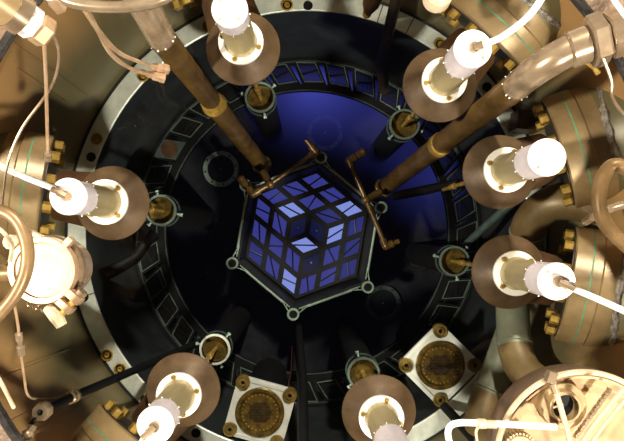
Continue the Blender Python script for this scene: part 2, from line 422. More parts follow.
for c0, a, b, key in cells:
    ctr = c0+(a+b)/2; z = .012
    n_ = Vector((0, 0, 1))
    pts = [c0, c0+a, c0+a+b, c0+b]
    ins = [ctr+(p-ctr)*.72 for p in pts]
    s = 1 if a.cross(b).z > 0 else -1
    fr = [v+Vector((0, 0, 0)) for v in pts]; 
    g = frame_mb([ctr+(p-ctr)*.995 for p in pts], ins, 0, .028)
    for q_, v in enumerate(g.v): v.z += ctr.z
    part('lattice_cell', g, 'ironframe', core)
    isdark = key in dark; isb = key in bright
    what = 'dim deep blue' if isdark else ('brightest pale blue' if isb else 'glowing blue')
    face = {'t': 'facing the blue-lit grid panels', 'l': 'facing the black blind flange', 'r': 'facing the diamond-set plate', 'c': 'at the centre'}[key[0][0]]
    row = 'outer' if max(key[1:]) == 2 else 'inner'
    special = {('cl', 0, 0): 'dim deep blue channel at the core centre, towards the black blind flange',
               ('cr', 0, 0): 'dim deep blue channel at the core centre, towards the bent riser',
               ('r', 0, 1): 'dim deep blue channel below the brightest centre cell, towards the black pole',
               ('t', 1, 0): 'pale blue-white fuel assembly touching the dim channel, towards the coupled riser',
               ('t', 0, 2): 'pale blue-white fuel assembly in the core corner beside the bent riser manifold',
               ('r', 1, 0): 'pale blue-white fuel assembly touching the dim channel, towards the bent riser',
               ('cb', 0, 0): 'pale blue-white fuel assembly at the core centre between the dim channels',
               ('l', 2, 0): 'pale blue-white fuel assembly in the core corner next to the black pole'}
    lab = special.get(key, f'violet-blue glowing fuel assembly in the {row} row of the core {face}')
    grp = 'special core cells' if key in special else f'{row} row of fuel assemblies {face}'
    t = thing('fuel_channel' if isdark else 'fuel_assembly', lab, 'fuel assembly', (ctr.x, ctr.y, ctr.z), None if key in special else grp)
    zz = ctr.z+.014
    def tri(ps, m, nm):
        mb = MB(); k = len(ps)
        mb.add([Vector((p.x, p.y, zz)) for p in ps]+[Vector((p.x, p.y, zz-.012)) for p in ps],
               [tuple(range(k)), tuple(range(2*k-1, k-1, -1))]+[(i, (i+1) % k, k+(i+1) % k, k+i) for i in range(k)])
        return part(nm, mb, m, t)
    if isdark:
        tri(ins, 'channel_faint_light', 'channel_floor')
        part('centre_dot', MB().cyl((ctr.x, ctr.y, zz), (0, 0, 1), .006, .008, 10), 'paleline', t)
        rng = random.random()
    else:
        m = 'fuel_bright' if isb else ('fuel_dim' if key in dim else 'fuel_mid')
        alt = (key[1]+key[2]+len(key[0])) % 2
        A0, B0, C0, D0 = ins
        # a slanting dark bar splits the cell into two plate bundles
        if alt: e1, e2 = (A0, B0), (C0, D0)
        else: e1, e2 = (B0, C0), (D0, A0)
        tm = .20 if (key[1]*2+key[2]+ord(key[0][0])) % 2 else .37
        m1a, m1b = e1[0].lerp(e1[1], tm-.035), e1[0].lerp(e1[1], tm+.035)
        m2a, m2b = e2[0].lerp(e2[1], tm-.035), e2[0].lerp(e2[1], tm+.035)
        tri([m1b, e1[1], e2[0], m2a], m, 'plate_bundle'); tri([m2b, e2[1], e1[0], m1a], m, 'plate_bundle')
        part('splitter_bar', MB().tube([(m1a+m1b)/2+Vector((0, 0, .016)), (m2a+m2b)/2+Vector((0, 0, .016))], .006, 6), 'ironframe', t)

# round blind flanges on the floor
for x, y, r, m, lab in [(221, 169, 18, 'paleline', 'pale ringed blind flange on the floor beside the core, below the coupled brass riser'),
                        (325, 133, 18, 'panelline', 'blind flange on the blue-lit floor between the core and glowing grid panels'),
                        (383, 303, 18, 'teal', 'dim ringed blind flange on the floor beside the diamond-set square plate'),
                        (208, 272, 17, 'floor', 'black blind flange on the dark floor next to the core side lug'),
                        (195, 216, 13, 'floor', 'small black blind flange on the floor in front of the left instrument cup'),
                        (417, 258, 14, 'floor', 'small black blind flange on floor before the cup of the lower right column'),
                        (346, 340, 15, 'floor', 'black blind flange on floor before the lowest instrument cup'),
                        (232, 325, 13, 'floor', 'small black blind flange on floor beside the silver-rimmed cup')]:
    p = P(x, y, 3.74); r = r*3.74/F; p.z = 0
    t = thing('blind_flange', lab, 'flange', p)
    part('flange_ring', MB().lathe([(r, 0), (r, .02), (r*.97, .024), (r*.76, .024), (r*.74, .012), (r*.74, 0)], p, n=36), m, t)
    part('flange_cover', MB().lathe([(r*.74, 0), (r*.74, .010), (r*.5, .016), (.0001, .018)], p, n=28), 'floor', t)
    part('centre_dot', MB().cyl(p+Vector((0, 0, .016)), (0, 0, 1), .006, .01, 8), 'paleline', t)  # pale dot stands in for the glint at the flange centre
    if m != 'floor':
        for k in range(8):
            a = 2*PI*k/8+.2
            part('stud', MB().cyl(p+Vector((r*.87*math.cos(a), r*.87*math.sin(a), .02)), (0, 0, 1), .008, .010, 6), 'floor', t)

# ------------------------------------------------------------------ instrument columns
hexbolt = mesh('flange_bolt', MB().cyl((0, 0, 0), (0, 0, 1), .024, .036, 6, bev=.003), 'brass')
screw_me = mesh('screw', MB().lathe([(.0095, 0), (.0095, .006), (.006, .010), (.003, .010), (.003, .006), (.0001, .006)], n=12), 'brass')
D_DISC = 1.97
def column(cap, disc, cupx, label, cable=None, noz=True, cup_label=None, nozzle_label=None, arm=True):
    dx, dy = disc[0]-CX, disc[1]-CY
    c = P(disc[0], disc[1], D_DISC); R = math.hypot(c.x, c.y); ang = math.degrees(math.atan2(c.y, c.x))
    dcap = R*F/math.hypot(cap[0]-CX, cap[1]-CY)
    X, Y = c.x, c.y; u = Vector((c.x, c.y, 0)).normalized(); tdir = Vector((-u.y, u.x, 0))
    zd = H-D_DISC; zc = H-dcap; zw = H-D_WATER
    t = thing('instrument_column', label, 'instrument', (X, Y, zd-.05))
    B = Vector((X, Y, 0))
    part('base_disc', MB().lathe([(.0001, zd-.030), (.10, zd-.030), (.151, zd-.012), (.1525, zd-.004), (.148, zd+.002), (.092, zd+.052), (.088, zd+.056)], B, n=48), 'brown', t)
    part('collar_ring', MB().lathe([(.064, zd+.05), (.088, zd+.052), (.090, zd+.056), (.090, zd+.068), (.087, zd+.071), (.066, zd+.071), (.064, zd+.068), (.064, zd+.05)], B, n=40), 'collar', t)
    for k in range(4):
        a = math.radians(ang+45+90*k+8)
        inst('screw', screw_me, t, (X+.0765*math.cos(a), Y+.0765*math.sin(a), zd+.071))
    part('lower_sleeve', MB().lathe([(.066, zd+.04), (.066, zd+.075), (.061, zd+.085), (.059, zw)], B, n=36), 'sleeve', t)
    part('upper_sleeve', MB().lathe([(.0592, zw-.002), (.0592, zc-.035), (.061, zc-.033), (.061, zc-.012)], B, n=36), 'lilac', t)
    bd = MB()  # small white spheres imitate the glints where the sleeve meets the water
    for k in range(6):
        a = math.radians(ang+180+(-85+170*k/5)+random.uniform(-8, 8)); rr = .0625
        bd.sphere((X+rr*math.cos(a), Y+rr*math.sin(a), zw+random.uniform(-.004, .006)), random.uniform(.0022, .0032), 8, 5)
    mo = part('waterline_glints', bd, 'glint_white', t); mo['kind'] = 'stuff'
    cp = part('cap', MB().lathe([(.060, zc-.014), (.0625, zc-.010), (.0625, zc-.003), (.0595, zc), (.026, zc), (.024, zc+.004), (.0001, zc+.004)], B, n=40), 'white', t)
    for k in range(4):
        a = math.radians(45+90*k)
        part('cap_screw', MB().lathe([(.005, zc), (.005, zc+.003), (.0001, zc+.003)], B+Vector((.045*math.cos(a), .045*math.sin(a), 0)), n=8), 'cream', cp)
    if cable:
        p0 = Vector((X, Y, zc+.002)); d0 = (P(*cable[0])-p0); dd = Vector((d0.x, d0.y, .015)).normalized()
        part('cable_gland', MB().cyl(p0+Vector((0, 0, .008)), dd, .014, .028, 8).cyl(p0+Vector((0, 0, .008))+dd*.028, dd, .010, .022, 8).cyl(p0, (0, 0, 1), .018, .014, 12), 'nickel', t)
        part('cable', MB().tube(spline([p0+Vector((0, 0, .008))+dd*.04]+[P(*q) for q in cable], 8), .0105, 8), 'cable', t)
    if arm:
        part('support_arm', MB().tube([B+Vector((0, 0, zd-.155))-u*.02, B+Vector((0, 0, zd-.15))+u*.06, B+Vector((0, 0, H-2.13))+u*(1.10-R)], [.118, .132, .112], 24), 'rust', t)
    # stem and cup below
    dcup = 2.74
    if cupx:
        dcup = R*F/math.hypot(cupx[0]-CX, cupx[1]-CY); dcup = min(dcup, 2.9)
    zq = H-dcup
    part('stem', MB().lathe([(.011, zq-.05), (.011, zq+.10), (.016, zq+.10), (.016, zq+.16), (.011, zq+.16), (.011, zd-.03)], B, n=12), 'brass', t)
    if cupx:
        k = part('guide_cup', MB().lathe([(.070, zq-.045), (.074, zq-.03), (.074, zq), (.080, zq+.002), (.084, zq), (.084, zq-.05), (.080, zq-.06), (.080, .004), (.094, .004), (.094, 0.0)], B, n=32), 'black', t)
        part('cup_rim', MB().lathe([(.074, zq-.004), (.074, zq+.004), (.086, zq+.004), (.086, zq-.008)], B, n=32), 'panelline' if cup_label != 'silver' else 'silver', k)
        part('cup_plate', MB().lathe([(.0741, zq-.03), (.05, zq-.036), (.02, zq-.03), (.0001, zq-.03)], B, n=28), 'cupin', k)
        part('clamp_band', MB().lathe([(.085, zq-.075), (.090, zq-.075), (.090, zq-.055), (.085, zq-.055)], B, n=32), 'teal', k)
        for j in range(3):
            a = math.radians(ang+175+120*j); dv = Vector((math.cos(a), math.sin(a), 0))
            part('clamp_screw', MB().cyl(B+Vector((0, 0, zq-.03))+dv*.080, dv, .006, .026, 8).cyl(B+Vector((0, 0, zq-.03))+dv*.104, dv, .010, .010, 8), 'paleline', k)
    if nozzle_label: nozzle(ang, nozzle_label)
    return t
def nozzle(ang, label, rf=1.19, d0=2.18, r=.262, tau=24):
    u = Vector((math.cos(math.radians(ang)), math.sin(math.radians(ang)), 0)); tv = Vector((-u.y, u.x, 0))
    ct, st = math.cos(math.radians(tau)), math.sin(math.radians(tau))
    w_ = u*ct+Vector((0, 0, st)); n_ = Vector((0, 0, ct))-u*st       # the nozzle slopes down into the tank
    f = Vector((0, 0, H-d0))+u*rf
    t = thing('port_nozzle', label, 'nozzle', f+w_*.14)
    part('face_flange', MB().lathe([(.11, .0), (.235, .0), (r-.006, .002), (r, .008), (r, .066), (.1, .066)], f, w_, 64), 'nozzle', t)
    part('face_plate', MB().lathe([(.0001, -.004), (.10, -.004), (.246, -.004), (.246, .004)], f, w_, 48), 'darkrust', t)
    part('gasket', MB().lathe([(r-.004, .066), (r-.001, .066), (r-.001, .072), (r-.004, .072)], f, w_, 64), 'gasket', t)
    part('neck_flange', MB().lathe([(.1, .072), (r, .072), (r, .105), (r-.006, .112), (r-.008, .20)], f, w_, 64), 'nozzle', t)
    pts = []
    for k in range(80):
        a = 2*PI*k/80
        pts.append(f+w_*(.172+.05*math.sin(a)**2+.004*random.uniform(-1, 1))+(tv*math.sin(a)+n_*math.cos(a))*(r-.002))
    part('weld_bead', MB().tube(pts, [.012+.004*random.uniform(-1, 1) for _ in pts], 7, closed=True), 'weld', t)
    part('saddle', MB().lathe([(r-.01, .15), (r-.004, .185), (r+.012, .235), (r+.05, .30)], f, w_, 64), 'tank', t)
    q = quat(-w_)
    for k in range(12):
        a = 2*PI*(k+.5)/12
        inst('flange_bolt', hexbolt, t, f-w_*.003+tv*(.222*math.sin(a))+n_*(.222*math.cos(a)), q)
    return t
column((229, 9), (243, 48), (258, 98), 'instrument column on brown disc above the glowing blue grid panels', None, nozzle_label='port nozzle on wall behind the column above the blue grid panels')
column((474, 49), (440, 85), (404, 124), 'instrument column whose white cable arches over the upper bent riser pipe',
       [(484, 44, 1.55), (500, 38, 1.5), (520, 24, 1.44), (534, 10, 1.4), (548, -12, 1.36)], nozzle_label='port nozzle behind the column with the arching white cable')
column((547, 155), (500, 172), None, 'instrument column with a bare white cap and no cable, nearest the bent riser pipe', None, nozzle_label='port nozzle with wide silvery weld, behind the bare white cap')
column((557, 283), (509, 272), (454, 263), 'instrument column with straight white cable, in front of the corrugated brown hose',
       [(572, 288, 1.58), (600, 300, 1.55), (640, 318, 1.5)], nozzle_label='port nozzle with green gasket and whitish weld, next to the cream drum')
column((400, 480), (379, 412), (357, 376), 'instrument column standing between the two square plates', None, nozzle_label=None, arm=False)
column((153, 424), (183, 390), (212, 347), 'instrument column beside the long dark lance, silver-rimmed cup below',
       [(148, 432, 1.60), (142, 442, 1.58), (130, 470, 1.5)], cup_label='silver', nozzle_label='port nozzle below the long dark lance')
column((68, 194), (112, 203), (161, 209), 'instrument column with straight white cable above the clamped round drum',
       [(50, 187, 1.60), (25, 177, 1.57), (0, 166, 1.54), (-25, 156, 1.5)], nozzle_label='port nozzle with green gasket beside the clamped round drum')

# ------------------------------------------------------------------ square plates
def plate(cx, cy, rot, half, label, d=2.63):
    c = P(cx, cy, d); s = half*d/F; z = c.z
    t = thing('square_plate', label, 'plate', (c.x, c.y, zl), 'square plates over round screens')
    M = Matrix.Rotation(math.radians(rot), 3, 'Z')
    n = .055
    poly = []
    for k in range(4):
        R4 = Matrix.Rotation(PI/2*k, 3, 'Z')
        for v in ((s, s-n*1.0), (s*.985, s-n*.95), (s-n*.5, s-n*.5+.028), (s-n*.95, s*.985), (s-n, s)):
            p = M @ R4 @ Vector((v[0], v[1], 0)); poly.append((c.x+p.x, c.y+p.y))
    # simple clipped square with flat corners
    poly = []
    for k in range(4):
        R4 = Matrix.Rotation(PI/2*k, 3, 'Z')
        for v in ((s, s-.035), (s-.012, s-.028), (s-.028, s-.012), (s-.035, s)):
            p = M @ R4 @ Vector((v[0], v[1], 0)); poly.append((c.x+p.x, c.y+p.y))
    part('top_plate', MB().prism(poly, z-.02, z), 'plate', t)
    part('column', MB().lathe([(.12, zl), (.12, z-.02)], (c.x, c.y, 0), n=24), 'black', t)
    for k in range(2):                      # raised cover strips along two sides
        for sg in (1, -1):
            p = M @ Matrix.Rotation(PI/2*k, 3, 'Z') @ Vector((s-.012, 0, 0))*sg
            part('edge_strip', MB().box((c.x+p.x, c.y+p.y, z+.003), .02, 2*s-.13, .006, M @ Matrix.Rotation(PI/2*k, 3, 'Z')), 'plate', t)
    b = Vector((c.x, c.y, z))
    r = 24.5*d/F
    part('screen_ring', MB().lathe([(r, 0), (r, .010), (r*.97, .013), (r*.84, .013), (r*.80, .006), (r*.80, 0)], b, n=44), 'cupin', t)
    part('screen_dish', MB().lathe([(r*.80, .004), (r*.62, .010), (r*.44, .006), (.0001, .006)], b, n=40), 'cupin', t)
    hm = MB()
    for i in range(-6, 7):
        for j in range(-6, 7):
            x_ = (i+.5*(j % 2))*.0098; y_ = j*.0085
            if math.hypot(x_, y_) < r*.45: hm.cyl(b+Vector((x_, y_, .004)), (0, 0, 1), .0042, .0035, 6)
    ho = part('screen_holes', hm, 'black', t); ho['kind'] = 'stuff'
    for k in range(28):
        a = 2*PI*k/28
        part('rim_stud', MB().cyl(b+Vector((r*.72*math.cos(a), r*.72*math.sin(a), .006)), (0, 0, 1), .004, .006, 6), 'brass', t)
    for k in range(4):
        p = M @ Matrix.Rotation(PI/2*k, 3, 'Z') @ Vector((s-.034, s-.034, 0)); bb = b+p
        o = part('corner_boss', MB().lathe([(.040, -.02), (.040, .010), (.037, .014), (.029, .014), (.027, .008), (.020, .008), (.019, .018), (.012, .018), (.011, .0), (.0001, .0)], bb, n=24), 'oldbrass', t)
        part('boss_bore', MB().lathe([(.0115, .004), (.0001, .004)], bb, n=14), 'black', o)
plate(260, 412, -15.5, 30.5, 'white square plate with round brass screen beside the black centre pole')
plate(440, 365, 45, 30.5, 'white square plate set as a diamond beside the grey elbow pipes')

# ------------------------------------------------------------------ risers and brass manifolds
def meniscus_glints(pt, axis, r, parent):  # white spheres in place of the light glinting around a pipe's waterline
    bd = MB(); q = quat(axis)
    for k in range(10):
        a = 2*PI*k/10+random.uniform(-.2, .2)
        bd.sphere(Vector(pt)+q @ Vector((r*1.06*math.cos(a), r*1.06*math.sin(a), random.uniform(-.003, .004))), random.uniform(.002, .004), 8, 5)
    o = part('waterline_glints', bd, 'glint_white', parent); o['kind'] = 'stuff'
a0, a1, a2, a3 = P(138, -6, 1.45), P(161, 37, D_WATER), P(213, 103, 2.42), P(262, 165, 3.5)
t = thing('riser_pipe', 'straight brown riser pipe with a flared coupling halfway down', 'pipe', a3)
part('upper_pipe', MB().tube([a1+ax(a1, a0)*-.01, a0], .049, 24), 'nickel', t)
part('middle_pipe', MB().tube([a2, a1], .049, 24), 'pipe_brass', t)
d = ax(a2, a3)
part('coupling', MB().lathe([(.050, -.05), (.056, -.04), (.060, .0), (.066, .012), (.066, .022), (.058, .03)], a2, d, 28), 'brass', t)
part('lower_pipe', MB().tube([a2, a3], .056, 24), 'pipe_brass', t)
part('foot_ring', MB().lathe([(.056, -.03), (.070, -.02), (.074, -.005), (.070, .0), (.056, .0)], a3, d, 28), 'brass', t)
meniscus_glints(a1, d, .049, t)
b0, b1 = P(384, 188, 3.5), P(517, 86, D_WATER)
t = thing('riser_pipe', 'riser pipe bending over at the top into a hex union fitting', 'pipe', b0)
d = ax(b1, b0)
part('lower_pipe', MB().tube([b0, b1], [.060, .050], 24), 'pipe_brass', t)
part('foot_ring', MB().lathe([(.056, -.04), (.070, -.03), (.076, -.008), (.070, .0), (.056, .0)], b0, d, 28), 'brass', t)
mid = P(449, 139, 2.42); mid = b1+(b0-b1)*((mid-b1).dot(b0-b1)/(b0-b1).length_squared)
part('coupling', MB().lathe([(.052, -.03), (.060, -.02), (.062, .02), (.056, .03)], mid, d, 28), 'brass', t)
bend = spline([b1, P(534, 72, 1.58), P(552, 60, 1.53), P(570, 50, 1.51)], 6)
part('bend', MB().tube(bend, .050, 24), 'nickel', t)
e0 = P(568, 51, 1.511); e1 = P(590, 43, 1.49); d2 = ax(e0, e1)
part('union_collar', MB().cyl(e0, d2, .058, .06, 24, bev=.006), 'nickel', t)
part('union_nut', MB().cyl(e0+d2*.06, d2, .083, .045, 6, bev=.006, phase=20), 'nickel', t)
part('union_nut', MB().cyl(e0+d2*.112, d2, .072, .04, 6, bev=.005, phase=5), 'nickel', t)
part('tail_pipe', MB().tube([e0+d2*.14, e0+d2*.19, P(640, 22, 1.5)], .046, 20), 'nickel', t)
part('tail_band', MB().lathe([(.046, 0), (.051, .004), (.051, .016), (.046, .02)], e0+d2*.185, d2, 20), 'nickel', t)
meniscus_glints(b1, d, .050, t)
# brass manifolds lying along the core rim
def manifold(pts, elbows, tees, label):
    pp = [P(*p) for p in pts]
    t = thing('brass_manifold', label, 'pipe', pp[0])
    for a, b in zip(pp[:-1], pp[1:]): part('manifold_pipe', MB().tube([a, b], .017, 12), 'pipe_brass', t)
    for i in elbows:
        p = pp[i]; mb = MB().sphere(p, .029, 14, 8)
        for j in (i-1, i+1):
            if 0 <= j < len(pp): mb.cyl(p, ax(p, pp[j]), .027, .05, 12)
        part('elbow', mb, 'pipe_brass', t)
    for (x, y, dd, ox, oy) in tees:
        p = P(x, y, dd); o = P(ox, oy, dd+.05)
        part('tee', MB().sphere(p, .030, 12, 8).cyl(p, ax(p, o), .025, (o-p).length, 12), 'pipe_brass', t)
DM = 3.2
manifold([(241, 179, DM), (253, 194, DM), (270, 184, DM), (316, 152, DM), (306, 140, DM)], [0, 1, 3], [(270, 184, DM, 263, 172)], 'brass manifold along core edge under the coupled riser')
manifold([(363, 152, DM), (349, 161, DM), (366, 200, DM), (386, 246, DM), (399, 241, DM)], [0, 1, 3], [(366, 200, DM, 380, 192)], 'brass manifold along core edge under the bent riser')

# ------------------------------------------------------------------ grey elbow pipes on the right
def bigpipe(pts, r, label, seam=(), m1='greypipe', m2='brownpipe', split=None):
    pp = spline([P(*p) for p in pts], 6)
    t = thing('elbow_pipe', label, 'pipe', pp[-1])
    s = split if split is not None else len(pp)//2
    part('straight_run', MB().tube(pp[:s+1], r, 24), m1, t)
    part('elbow', MB().tube(pp[s:], r, 24), m2, t)
    for i in seam:
        d = ax(pp[max(i-1, 0)], pp[min(i+1, len(pp)-1)])
        part('weld_seam', MB().lathe([(r, -.008), (r+.006, -.004), (r+.006, .004), (r, .008)], pp[i], d, 24), m1, t)
    return t
bigpipe([(512, 290, 2.42), (513, 325, 2.35), (516, 352, 2.28), (527, 374, 2.2), (552, 390, 2.1), (590, 405, 2.0)], .078, 'grey-green elbow pipe dropping under the lower right column', (10,), split=11)
bigpipe([(524, 298, 2.45), (508, 343, 2.44), (498, 370, 2.43), (489, 393, 2.41), (482, 414, 2.38), (482, 438, 2.33), (505, 458, 2.2)], .077, 'grey-green elbow pipe running beside the diamond-set plate', (17,), split=18)
bigpipe([(527, 262, 2.50), (527, 240, 2.42), (530, 224, 2.35), (542, 209, 2.28), (560, 202, 2.22), (600, 206, 2.15)], .082, 'elbow pipe with brown bend between the two right port nozzles', (9,), split=9)
tt = single('drain_tube', MB().tube([P(444, 406, 2.56), P(456, 419, 2.46), P(476, 442, 2.28)], .025, 14), 'black', 'dark tube running out from under the diamond-set plate', 'tube')
single('strut_tube', MB().tube([P(462, 248, 2.95), P(478, 233, 2.8), P(515, 200, 2.6)], [.022, .022, .026], 12), 'teal', 'thin grey strut from cup up to the right wall, between two columns', 'tube')
single('strut_tube', MB().tube([P(154, 233, 2.9), P(135, 258, 2.8), P(112, 271, 2.72), P(103, 275, 2.68)], [.03, .034, .038, .038], 12), 'black', 'black strut from the left cup towards the clamped drum', 'tube')
single('strut_tube', MB().tube([P(459, 182, 2.75), P(430, 189, 2.95), P(395, 196, 3.2)], [.022, .03, .03], 12), 'black', 'black tube lying level with the foot of the bent riser', 'tube')
# black centre pole with wires
pole = thing('centre_pole', 'black pole with red wire beside the square plate', 'pole', P(299, 326, 3.5))
part('pole', MB().tube([P(298, 322, 3.55), P(303, 382, 2.75), P(304, 470, 2.2)], .026, 12), 'black', pole)
part('pole', MB().tube([P(295, 345, 3.4), P(299, 382, 2.75), P(300, 470, 2.2)], .010, 8), 'shroud', pole)
part('red_wire', MB().tube(spline([P(292, 346, 3.2), P(291, 372, 2.8), P(289, 386, 2.68), P(297, 410, 2.6), P(296, 450, 2.4)]), .0025, 6), 'redwire', pole)
# dark pole and brown bracket at the top
single('hanging_pole', MB().tube([P(399, -12, 2.05), P(386, 42, 2.5), P(381, 62, 2.9), P(384, 90, 3.25)], [.026, .030, .034, .034], 12), 'darkrust', 'thin dark pole hanging in front of the silver ring', 'pole')
bk = P(372, -2, 2.3)
t = thing('ring_clamp', 'brown clamp finger reaching over the silver ring', 'clamp', bk)
part('finger', MB().tube([P(376, -12, 2.25), P(371, 4, 2.35), P(368, 12, 2.42)], [.05, .042, .022], 12), 'rust', t)
part('knuckle', MB().sphere(P(367, 13.5, 2.43), .024, 12, 8), 'brass', t)

# ------------------------------------------------------------------ long dark lance on the left
la, lb, lc = P(43, 411, 1.75), P(72, 397, 1.95), P(205, 340, 3.0)
t = thing('sampling_lance', 'long black lance with nickel end fittings crossing the silver ring', 'lance', lc)
part('tube', MB().tube([la.lerp(lb, .2), lb, lc], [.018, .018, .022], 14), 'black', t)
d = ax(la, lb)
part('end_nut', MB().lathe([(.012, 0), (.030, 0), (.034, .006), (.034, .03), (.028, .036), (.024, .05), (.018, .055)], la-d*.02, d, 8), 'nickel', t)
part('end_bore', MB().lathe([(.0125, .004), (.0001, .012)], la-d*.02, d, 12), 'black', t)
part('gland', MB().lathe([(.019, -.02), (.026, -.016), (.027, .0), (.022, .006), (.027, .012), (.026, .03), (.019, .034)], lb, d, 10), 'nickel', t)
part('link', MB().tube([la, P(30, 425, 1.72)], .008, 8), 'black', t)
part('link_knob', MB().sphere(P(28, 434, 1.7), .021, 10, 8).cyl(P(28, 434, 1.7), ax(P(28, 434, 1.7), la), .015, .03, 8), 'nickel', t)
ww = thing('signal_wire', 'thin nickel wire with inline connector joining the lance', 'wire', P(68, 397, 1.93))
part('wire', MB().tube(spline([P(13, 296, 1.45), P(18, 325, 1.5), P(20, 345, 1.55), P(24, 375, 1.62), P(28, 395, 1.7), P(40, 399, 1.78), P(68, 397, 1.93)]), .0042, 8), 'copper', ww)
c0, c1 = P(18.5, 333, 1.52), P(22, 355, 1.57); d = ax(c0, c1)
L_ = (c1-c0).length
part('connector', MB().lathe([(.004, 0), (.011, .003), (.012, .3*L_), (.008, .34*L_), (.008, .55*L_), (.013, .6*L_), (.013, .95*L_), (.004, L_)], c0, d, 10), 'nickel', ww)

# ------------------------------------------------------------------ clamped drum on the left
dc = P(44, 270, 1.42); rD = .098
t = thing('clamped_drum', 'cream round drum with clamp band and bolted lugs', 'drum', (dc.x, dc.y, H-1.54))
part('body', MB().lathe([(rD*.93, H-1.54), (rD*.95, H-1.47), (rD*1.06, H-1.468), (rD*1.06, H-1.45), (rD*.95, H-1.448), (rD*.95, H-1.42)], (dc.x, dc.y, 0), n=44), 'nickel', t)
part('bottom', MB().lathe([(.0001, H-1.54), (rD*.93, H-1.54), (rD*.93, H-1.53)], (dc.x, dc.y, 0), n=44), 'rust', t)
part('lid', MB().lathe([(rD*.84, H-1.418), (rD*.82, H-1.411), (rD*.3, H-1.408), (.0001, H-1.408)], (dc.x, dc.y, 0), n=44), 'cream', t)
part('clamp_band', MB().lathe([(rD*.84, H-1.425), (rD*.84, H-1.405), (rD*1.0, H-1.405), (rD*1.02, H-1.41), (rD*1.02, H-1.43), (rD*.9, H-1.435)], (dc.x, dc.y, 0), n=44), 'copper', t)
def blk(x, y, dd, sx, sy, sz, rot, m, nm, par):
    part(nm, MB().box(P(x, y, dd), sx, sy, sz, Matrix.Rotation(math.radians(rot), 3, 'Z')), m, par)
blk(74, 296, 1.42, .055, .022, .028, -42, 'copper', 'clamp_lug', t); blk(66, 306, 1.42, .05, .02, .028, -42, 'copper', 'clamp_lug', t)
part('clamp_bolt', MB().cyl(P(82, 292, 1.425), ax(P(82, 292, 1.425), P(56, 320, 1.425)), .011, .115, 10), 'brass', t)
part('clamp_bolt', MB().cyl(P(83, 291, 1.425), ax(P(82, 292, 1.425), P(56, 320, 1.425)), .017, .016, 6), 'nickel', t)
part('handle', MB().tube([P(48, 308, 1.43), P(56, 316, 1.42), P(62, 326, 1.42)], [.016, .021, .016], 10), 'cream', t)
part('hinge_knob', MB().sphere(P(14, 242, 1.42), .019, 12, 8).cyl(P(14, 242, 1.44), (0, 0, 1), .022, .02, 12), 'cream', t)
part('rim_lug', MB().box(P(69, 242, 1.42), .028, .018, .025, Matrix.Rotation(.8, 3, 'Z')), 'copper', t)
part('rim_lug', MB().box(P(35, 234, 1.42), .05, .012, .02, Matrix.Rotation(-.5, 3, 'Z')), 'copper', t)
part('mount_pipe', MB().tube([P(18, 272, 1.50), P(-70, 276, 1.50)], .028, 14), 'hose', t)
for k in range(4):
    part('chain_link', MB().lathe([(.006, -.002), (.0085, 0), (.006, .002)], P(29+k*4.2, 304+1.6*k+(k % 2)*1.5, 1.42), (1, .3, .5*(-1)**k), 8), 'nickel', t)
def hose(pts, r, label, m='hose', rib=.0, name='hose', cat='hose', n=12, k=8):
    pp = spline([P(*p) for p in pts], k)
    rs = r
    if rib:
        pp = spline(pp, 8); rs = [r+rib*(i % 3 == 0) for i in range(len(pp))]
    return single(name, MB().tube(pp, rs, n), m, label, cat, base=pp[0])
hose([(-22, 210, 1.25), (2, 211, 1.25), (18, 222, 1.25), (27, 245, 1.25), (26, 270, 1.25), (15, 295, 1.25), (-8, 322, 1.25), (-30, 345, 1.25)], .0165, 'smooth brown hose curving over the clamped drum')
hose([(650, 182, 1.28), (618, 165, 1.29), (604, 175, 1.3), (599, 195, 1.3), (601, 214, 1.3), (612, 232, 1.3), (640, 258, 1.28)], .0175, 'corrugated brown hose looping out beside the tank wall on the right', rib=.002)
hose([(660, 196, 1.55), (612, 208, 1.62), (585, 222, 1.75)], .014, 'thin grey conduit passing behind the corrugated hose', m='nickel', name='conduit')

# ------------------------------------------------------------------ cream drum with bore, bottom right
bc = P(583, 458, 1.50); rB = .272
t = thing('flanged_drum', 'large cream round drum top with an open bore and cable loops', 'drum', (bc.x, bc.y, H-1.60))
bz = H-1.50
part('shell', MB().lathe([(rB*.98, H-1.60), (rB, bz-.06), (rB, bz-.01), (rB*.985, bz), (rB*.94, bz)], (bc.x, bc.y, 0), n=64), 'brown', t)
part('top', MB().lathe([(.0001, bz-.012), (rB*.955, bz-.012)], (bc.x, bc.y, 0), n=64), 'drumtop', t)
part('rim_band', MB().lathe([(rB*.92, bz-.012), (rB*.92, bz+.004), (rB*.945, bz+.006), (rB*.955, bz-.002), (rB*.955, bz-.012)], (bc.x, bc.y, 0), n=64), 'drumtop', t)
bo = P(562, 405, 1.495)
part('bore_flange', MB().lathe([(.073, -.01), (.073, .008), (.070, .012), (.050, .012), (.049, .022), (.046, .025), (.040, .025), (.039, -.008)], bo, n=40), 'nozzle', t)
part('bore', MB().lathe([(.039, -.006), (.0001, -.006)], bo, n=28), 'black', t)
part('bore_spider', MB().tube([bo+Vector((-.035, -.01, 0)), bo+Vector((0, .0, .002)), bo+Vector((-.005, -.036, 0))], .004, 6).tube([bo+Vector((-.0, 0, .002)), bo+Vector((-.02, .03, 0))], .004, 6), 'cream', t)
kn = P(517, 446, 1.48); km = MB()
km.lathe([(.047, -.012), (.047, .02), (.040, .026), (.0001, .026)], kn, n=40)
for k in range(28):
    a = 2*PI*k/28; km.cyl(kn+Vector((.047*math.cos(a), .047*math.sin(a), -.01)), (0, 0, 1), .0042, .034, 6)
part('knurled_knob', km, 'nozzle', t)
chain = MB()
for k in range(15):
    f = k/14; p = P(576+33*f, 436-46*f, 1.47); chain.box(p, .013, .009, .014, Matrix.Rotation(.95+.3*(-1)**k, 3, 'Z'))
part('chain', chain, 'nickel', t)
